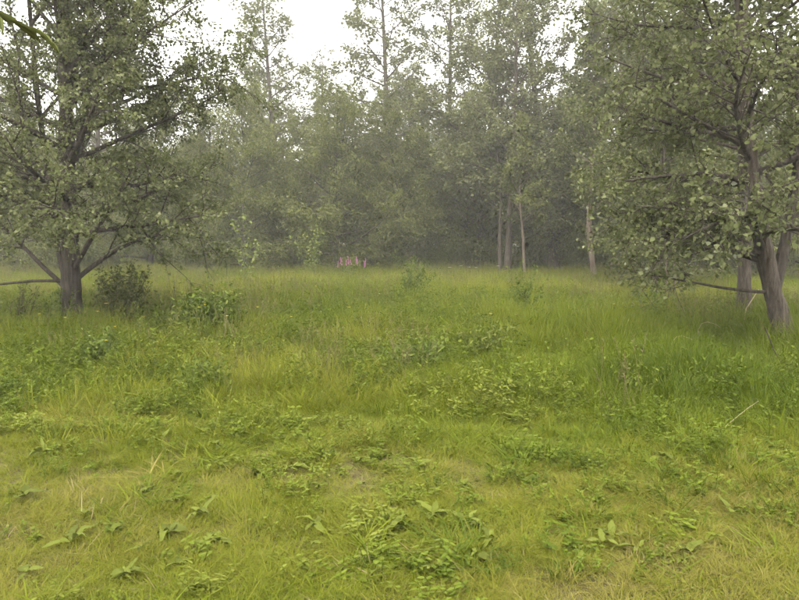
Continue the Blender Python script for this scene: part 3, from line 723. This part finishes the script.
# pink flower spikes
for i, (dx, s) in enumerate([(-12, .7), (-9, .78), (-6, .82), (-3, .75), (0, .85), (3, .8), (6, .83), (9, .75), (13, .78), (17, .7)]):
    dd = 26.5 + (i % 3) * .4; x = PX(350 + dx, dd)
    root = thing('pink_flower', 'pink flower spike in the cluster below the thick dark trunk', 'flower', (x, dd, float(ground_z(x, dd))), i, s, 'pink flower spikes')
    rng = np.random.default_rng(740 + i); b = MB(); pts = grow((0, 0, 0), (rng.normal(0, .08), rng.normal(0, .08), 1), 1.05, 5, 0, .06, rng); b.tube(pts, np.linspace(.008, .003, 6), 4)
    link('stem', b.mesh('stem', M['stem']), root)
    n = 90; u = rng.uniform(.68, 1, n); P = np.array([at_path(pts, min(v, .999))[0] for v in u]); Dv = norm(rng.normal(0, 1, (n, 3)))
    b = MB(); b.leaves(P, Dv, norm(rng.normal(0, 1, (n, 3))), np.full(n, .085) * (1.35 - u), np.full(n, .05), 'kite'); link('bloom', b.mesh('bloom', M['pink']), root)
    n = 40; u = rng.uniform(.1, .68, n); P = np.array([at_path(pts, v)[0] for v in u]); Dv = norm(rng.normal(0, 1, (n, 3)) * [1, 1, .3])
    b = MB(); b.leaves(P, Dv, norm(rng.normal(0, .3, (n, 3)) + [0, 0, 1]), np.full(n, .10), np.full(n, .02), 'lance'); link('foliage', b.mesh('foliage', M['herb_leaf']), root)

# small yellow flowers
def flower_meshes(mat, h, r, seed):
    rng = np.random.default_rng(seed); b = MB(); pts = grow((0, 0, 0), (.05, .02, 1), h, 3, 0, .1, rng); b.tube(pts, [.002, .002, .0018, .0015], 3, False)
    n = 8; a = np.arange(n) * 2 * np.pi / n; D = np.stack([np.cos(a), np.sin(a), np.full(n, .35)], 1); P = np.repeat(pts[-1:], n, 0)
    c = MB(); c.leaves(P, norm(D), np.tile([0, 0, 1.], (n, 1)), np.full(n, r), np.full(n, r * .7), 'lance')
    return b.mesh('stem', M['stem']), c.mesh('bloom', mat)
FY = flower_meshes(M['yellow'], .52, .019, 760); FO = flower_meshes(M['orange'], .5, .034, 761); FW = flower_meshes(M['white'], .8, .05, 762)
def flower(px, depth, ms, s, label, group=None):
    x = PX(px, depth); root = thing('yellow_flower' if ms is not FW else 'white_flower', label, 'flower', (x, depth, float(ground_z(x, depth))), rnd.uniform(0, 6), s, group)
    link('stem', ms[0], root); link('bloom', ms[1], root)
flower(97, 10.3, FO, .95, 'orange-yellow flower in the grass just right of the stout trunk')
flower(105, 10.6, FO, 1.1, 'darker orange flower beside the brownish small bush')
for i in range(46):
    dd = rnd.uniform(7, 20); px = rnd.gauss(230, 110) if i % 3 else rnd.uniform(20, 780)
    flower(px, dd, FY, rnd.uniform(.9, 1.25), 'tiny yellow flower dotted in the meadow grass', 'tiny yellow meadow flowers')
for i, px in enumerate([452, 461, 470, 478, 500]):
    flower(px, 19 + i % 3, FW, 1.0, 'white flower head above the far grass left of the twin stems', 'white flower heads in the far grass')

# ---- sticks and dry stalks
def stick(name, label, pts, r, mat, sub=(), cat='twig', group=None):
    pts = np.array(pts, float); o = pts[0].copy(); gz = float(ground_z(o[0], o[1])); base = np.array([o[0], o[1], 0])
    b = MB(); b.tube(pts - base, np.linspace(r, r * .5, len(pts)), 5)
    for s in sub: s = np.array(s, float); b.tube(s - base, np.linspace(r * .6, r * .3, len(s)), 4)
    ob = link(name, b.mesh(name, mat, True), None, (o[0], o[1], gz)); return tag(ob, label, cat, group)
d = 8.2; x0, x1 = PX(674, d), PX(693, d)
stick('dry_stalk', 'pale broken dry stalk bent over the grass at right', [(x0 - .02, d, 0), (x0 - .01, d, .2), (x0 + .01, d, .3), (x0 + .06, d, .36), (x0 + .13, d + .01, .37), (x1, d + .02, .34), (x1 + .1, d + .03, .29)], .004, M['dry'])
d = 5.0
stick('dry_stalk', 'pale dry grass stalk slanting out of the short grass at lower right', [(PX(720, d), d, 0), (PX(735, d), d + .02, .1), (PX(758, d), d + .05, .22), (PX(772, d), d + .1, .26)], .0016, M['dry'])
d = 10.5
stick('dry_stick', 'pale dry stick leaning in the grass between the two near trunks', [(PX(744, d), d, 0), (PX(748, d), d, .45), (PX(760, d), d, .75)], .012, M['dry'])
d = 24
stick('slanting_sapling', 'thin bare stem slanting up beside the leaning pale trunk', [(PX(608, d), d, 0), (PX(611, d), d, .7), (PX(615, d), d, 1.4), (PX(620, d), d, 2.2)], .022, M['bark_pale'], cat='stem')
for i, (px, lab) in enumerate([(657, 'first thin pale stem'), (666, 'second thin pale stem'), (674, 'third thin pale stem')]):
    d = 15 + i * .3; x = PX(px, d)
    stick('thin_stem', lab + ' under the overhanging branch, counted from the meadow side', [(x, d, 0), (x + .02, d, .6), (x - .01, d, 1.3), (x + .03, d, 2.4)], .022, M['bark_pale'], cat='stem', group='thin pale stems under the branch')
d = 7.4
stick('dead_twig', 'bent dark dead twig in the grass at the right edge', [(PX(768, d), d, .55), (PX(778, d), d, .3), (PX(790, d), d, .1), (PX(800, d), d, 0)], .008, M['bark_dark'])
d = 9.4
stick('fallen_twig', 'short pale fallen twig in the grass below the upright grey trunk', [(PX(700, d), d, 0), (PX(701, d), d, .28), (PX(704, d), d, .36), (PX(710, d), d, .38), (PX(718, d), d, .35), (PX(724, d), d, .29)], .004, M['dry'])

# ------------------------------------------------------------------ even haze volume, added to stand in for the lens glare veil
hb = MB(); a = 186; z0, z1 = -1.5, 22
hb.add([(-a, -a, z0), (a, -a, z0), (a, a, z0), (-a, a, z0), (-a, -a, z1), (a, -a, z1), (a, a, z1), (-a, a, z1)],
       [(0, 3, 2, 1), (4, 5, 6, 7), (0, 1, 5, 4), (1, 2, 6, 5), (2, 3, 7, 6), (3, 0, 4, 7)])
hm, t, out = new_mat('glare_veil')
pv = t.nodes.new('ShaderNodeVolumePrincipled'); pv.inputs['Density'].default_value = .0026; pv.inputs['Color'].default_value = (.96, .95, .87, 1); pv.inputs['Anisotropy'].default_value = .3
t.links.new(pv.outputs[0], out.inputs['Volume'])
hz = link('haze', hb.mesh('haze', hm)); tag(hz, 'pale haze added over the meadow in place of lens glare', None, kind='stuff')
